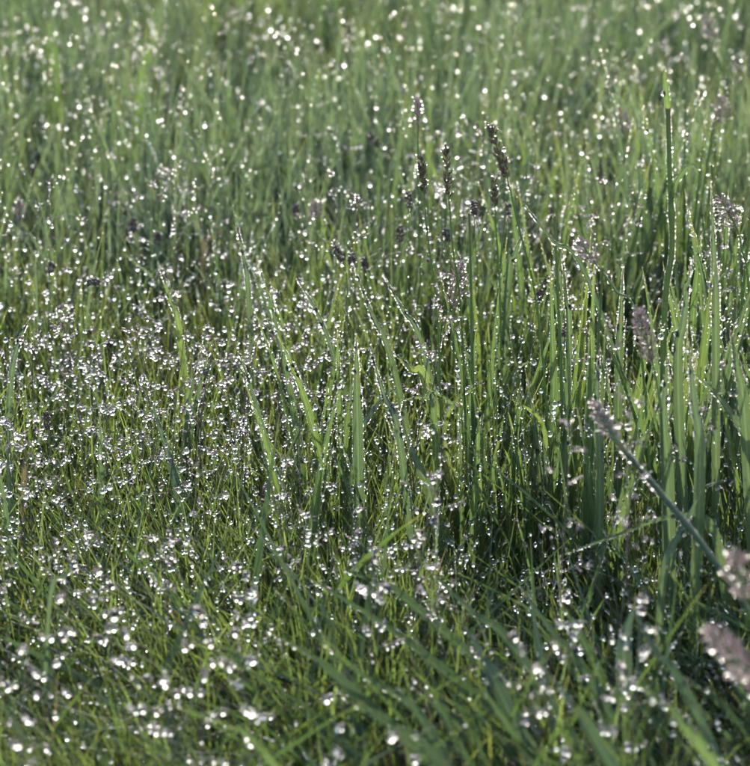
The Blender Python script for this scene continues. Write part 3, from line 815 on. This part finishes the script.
# the tall bare stalk with a pale leaf tip
P = curve_px([(662, None, 2.25), (664, 330, 2.25), (672, 250, 2.25), (670, 180, 2.25), (668, 108, 2.25)])
b = P[0].copy(); b[2] = 0
root = empty('grass_stalk', b, 'tallest bare green stalk with a pale pointed leaf at its top, at the right', 'grass stalk')
me, c, hw = tube_mesh('stem', [p - b for p in P], 0.0026, 0.0019, 24, 8, M_STEM, (0.62, 0.35))
link('stem', me, root)
bead_curve(c + b, hw, None, 1500, 0.00028, 0.4, 0.05)
Pl = curve_px([(668, 112, 2.25), (666, 90, 2.25), (664, 66, 2.25)])
me, c, hw = blade_mesh([p - b for p in Pl], 0.0046, 10, mat=M_BROAD, base=.9, tip=3)
link('leaf', me, root)
bead_curve(c + b, hw, None, 500, 0.0004, 0.4, 0.3)
Pl = curve_px([(671, 205, 2.25), (675, 185, 2.245), (690, 165, 2.24), (700, 170, 2.23)])
me, c, hw = blade_mesh([p - b for p in Pl], 0.0040, 10, mat=M_BROAD, roll=.5)
link('leaf', me, root)
bead_curve(c + b, hw, None, 700, 0.0003)

# ------------------------------------------------------------------ dewy panicles
BIG = []       # (position, radius, label) candidates for drops of their own
def panicle(u, v, z, spread, nbr, label, group, dmin, dmax, big=False, lean=0.0):
    """v: picture row of the top; fine stem, whorls of hair-thin branches, florets, a drop at most ends"""
    top = at_z(u, v, z)
    b = np.array([top[0] + random.uniform(-.03, .03), top[1] + random.uniform(-.02, .03), 0.0])
    root = empty('grass_panicle', b, label, 'grass panicle', group)
    L = top - b
    mid = L * 0.5 + np.array([random.uniform(-.008, .008), 0, 0.006])
    st = [np.array([0, 0, -0.012]), mid, L]
    me, c, hw = tube_mesh('stem', st, 0.0006, 0.00032, 16, 5, M_HAIR)
    link('stem', me, root)
    bv, bq, fl, fa = [], [], [], []
    off = 0
    ends = []
    for k in range(nbr):
        t = 0.52 + 0.48 * (k + random.random()) / nbr
        p = c[min(int(t * 16), 15)] * (1 - (t * 16) % 1) + c[min(int(t * 16) + 1, 16)] * ((t * 16) % 1)
        ph = k * 2.4 + random.uniform(-.5, .5)
        bl = spread * (1.25 - t) * random.uniform(0.9, 1.5)
        d = np.array([math.cos(ph), math.sin(ph), random.uniform(0.25, 0.9)])
        d /= np.linalg.norm(d)
        q = p + d * bl * 0.6
        e = q + (d + np.array([0, 0, -0.5])) * bl * 0.45
        subs = [[p, q, e]]
        for _ in range(random.choice([1, 2, 3])):
            f = random.uniform(0.3, 0.9)
            s0 = p + (e - p) * f
            dd = d + np.array([random.gauss(0, .6), random.gauss(0, .6), random.gauss(0, .5)])
            e2 = s0 + dd * bl * random.uniform(0.15, 0.4)
            subs.append([s0, (s0 + e2) / 2 + np.array([0, 0, .001]), e2])
        for S in subs:
            m_, cc, _ = tube_mesh('tmp', S, 0.00016, 0.00011, 4, 3)
            vv = np.array([x.co[:] for x in m_.vertices]); qq = np.array([list(x.vertices) for x in m_.polygons])
            bpy.data.meshes.remove(m_)
            bv.append(vv); bq.append(qq + off); off += len(vv)
            for _ in range(2):
                fl.append(cc[-1] + rng.normal(0, 0.0007, 3)); fa.append(cc[-1] - cc[-2] + rng.normal(0, 0.002, 3))
            ends.append(cc[-1])
            if random.random() < 0.5:
                ends.append(cc[2] + rng.normal(0, 0.0003, 3))
    V = np.vstack(bv); Qd = np.vstack(bq)
    br = link('branches', np_mesh('branches', V, Qd, np.zeros((len(V), 2)) + 0.5, None, M_HAIR), root)
    nF = len(fl)
    fo = link('florets', grains_mesh('florets', np.array(fl), np.array(fa), rng.uniform(.0024, .0042, nF), np.full(nF, .00060), M_FLORET, 4), br)
    fo['kind'] = 'stuff'; br['kind'] = 'stuff'
    E = np.array(ends) + b
    r = rng.uniform(dmin, dmax, len(E)) * np.exp(rng.normal(0, .15, len(E)))
    E[:, 2] -= r * 0.6
    if big:
        for p, rr in zip(E, r):
            BIG.append((p, rr, label))
    else:
        dew(E, r)
    bead_curve(c + b, hw, None, 120, 0.0004, 0.4, 0.2)
    return root

# the white cloud of panicles at the left
for k in range(38):
    while True:
        u, v = random.gauss(180, 115), random.gauss(345, 62)
        if -30 < u < 420 and 265 < v < 480:
            break
    panicle(u, v, random.uniform(0.12, 0.18), 0.034, random.choice([4, 5, 7, 9]),
            'hair-fine panicle with white drops in the %s part of the cloud, %s' % (span(v, (315, 370), ('upper', 'middle', 'lower')), span(u, (80, 160, 250), ('at the left edge', 'left of its middle', 'right of its middle', 'at its right end'))),
            'dewy panicles in the cloud at the left', 0.0006, 0.0017)
for k in range(26):
    u, v = random.uniform(-20, 450), random.uniform(410, 575)
    panicle(u, v, random.uniform(0.10, 0.15), 0.028, random.choice([4, 6, 8]),
            'hair-fine panicle with drops in the %s turf, %s' % (span(v, (490,), ('middle', 'lower')), span(u, (110, 220, 330), ('at the left edge', 'left of centre', 'near the centre', 'right of the wide centre blade'))),
            'dewy panicles in the turf left of centre', 0.0006, 0.0014)
for k in range(12):
    u, v = random.uniform(430, 760), random.uniform(215, 420)
    panicle(u, v, random.uniform(0.2, 0.26), 0.024, 7, 'hair-fine grass panicle with drops between the tall blades, %s, %s' % (span(v, (280, 350), ('high', 'midway', 'low')), span(u, (540, 650), ('at the stand\'s left flank', 'in its middle', 'at its right'))),
            'dewy panicles between the tall blades', 0.0005, 0.0010)
for k in range(34):
    u, v = random.uniform(-20, 770), random.uniform(-10, 200)
    panicle(u, v, random.uniform(0.16, 0.24), 0.060, 8, 'blurred grass panicle with drops at the back, %s, %s' % (span(v, (60, 130), ('near the top edge', 'midway back', 'just behind the focused strip')), span(u, (190, 375, 560), ('far left', 'left of centre', 'right of centre', 'far right'))),
            'blurred dewy panicles at the back', 0.0005, 0.0009)
FORE = [(68, 585, 'panicle of large drops near the left edge, lower half'),
        (120, 612, 'panicle thick with large drops in the lower left'),
        (30, 640, 'panicle of large drops at the left edge low down'),
        (165, 670, 'panicle with stacked drops below the thick lower left one'),
        (240, 560, 'brightest large-dropped panicle left of centre'),
        (237, 622, 'panicle of large drops below the brightest one'),
        (262, 700, 'panicle of large drops at the bottom left of centre'),
        (440, 470, 'panicle with a column of large drops right of centre'),
        (375, 548, 'panicle of large drops just below the centre'),
        (515, 630, 'panicle of large drops at the lower right of centre'),
        (628, 650, 'panicle with a row of large drops at lower right'),
        (645, 588, 'panicle in front of the tall stand at the right'),
        (335, 700, 'panicle with drops at the bottom, left of centre'),
        (400, 728, 'panicle with drops at the bottom, right of centre'),
        (20, 730, 'panicle with drops in the bottom left corner'),
        (100, 560, 'upper panicle of large drops at the lower left'),
        (200, 600, 'panicle of large drops left of the brightest one'),
        (570, 588, 'small panicle with drops below the level pale leaf')]
for u, v, lab in FORE:
    panicle(u, v, random.uniform(0.15, 0.19), 0.018, 5 if v > 690 else 8, lab, 'large-dropped panicles in front', 0.0010, 0.0019, big=True)

# ------------------------------------------------------------------ dew
def ico(sub):
    import bmesh
    bm = bmesh.new()
    bmesh.ops.create_icosphere(bm, subdivisions=sub, radius=1.0)
    for f in bm.faces:
        f.smooth = True
    me = bpy.data.meshes.new('dew_drop')
    bm.to_mesh(me); bm.free()
    me.materials.append(M_DEW)
    return me
drop_me = ico(3)
BIG.sort(key=lambda t: -t[1] / project(t[0])[2])
groups = {}
for p, r, lab in BIG[:300]:
    o = link('dew_drop', drop_me)
    o.location = p
    o.scale = (r, r, r * 1.08)
    tag(o, 'dew drop on the ' + lab, 'dew drop', 'drops on the ' + lab)
for p, r, lab in BIG[300:]:
    dew(p, r)

P = np.vstack(DEW_P); R = np.concatenate(DEW_R)
ok = (P[:, 2] > 0.002)
P, R = P[ok], np.clip(R[ok], 0.00012, 0.0022)
me = bpy.data.meshes.new('dew')
me.vertices.add(len(P))
me.vertices.foreach_set('co', P.astype(np.float32).ravel())
a = me.attributes.new('radius', 'FLOAT', 'POINT'); a.data.foreach_set('value', R.astype(np.float32))
me.materials.append(M_DEW)
o = link('dew', me)
tag(o, 'countless small clear dew drops beading the grass', kind='stuff')
ng = bpy.data.node_groups.new('dew_drops', 'GeometryNodeTree')
ng.interface.new_socket('Geometry', in_out='INPUT', socket_type='NodeSocketGeometry')
ng.interface.new_socket('Geometry', in_out='OUTPUT', socket_type='NodeSocketGeometry')
gi = ng.nodes.new('NodeGroupInput'); go = ng.nodes.new('NodeGroupOutput')
ip = ng.nodes.new('GeometryNodeInstanceOnPoints')
ics = ng.nodes.new('GeometryNodeMeshIcoSphere'); ics.inputs['Radius'].default_value = 1.0; ics.inputs['Subdivisions'].default_value = 3
sm = ng.nodes.new('GeometryNodeSetShadeSmooth')
sma = ng.nodes.new('GeometryNodeSetMaterial'); sma.inputs['Material'].default_value = M_DEW
na = ng.nodes.new('GeometryNodeInputNamedAttribute'); na.data_type = 'FLOAT'; na.inputs['Name'].default_value = 'radius'
ng.links.new(gi.outputs[0], ip.inputs['Points'])
ng.links.new(ics.outputs[0], sm.inputs[0]); ng.links.new(sm.outputs[0], sma.inputs[0]); ng.links.new(sma.outputs[0], ip.inputs['Instance'])
ng.links.new(na.outputs[0], ip.inputs['Scale'])
ng.links.new(ip.outputs[0], go.inputs[0])
md = o.modifiers.new('drops', 'NODES'); md.node_group = ng
print('dew drops', len(P), 'own', min(300, len(BIG)))
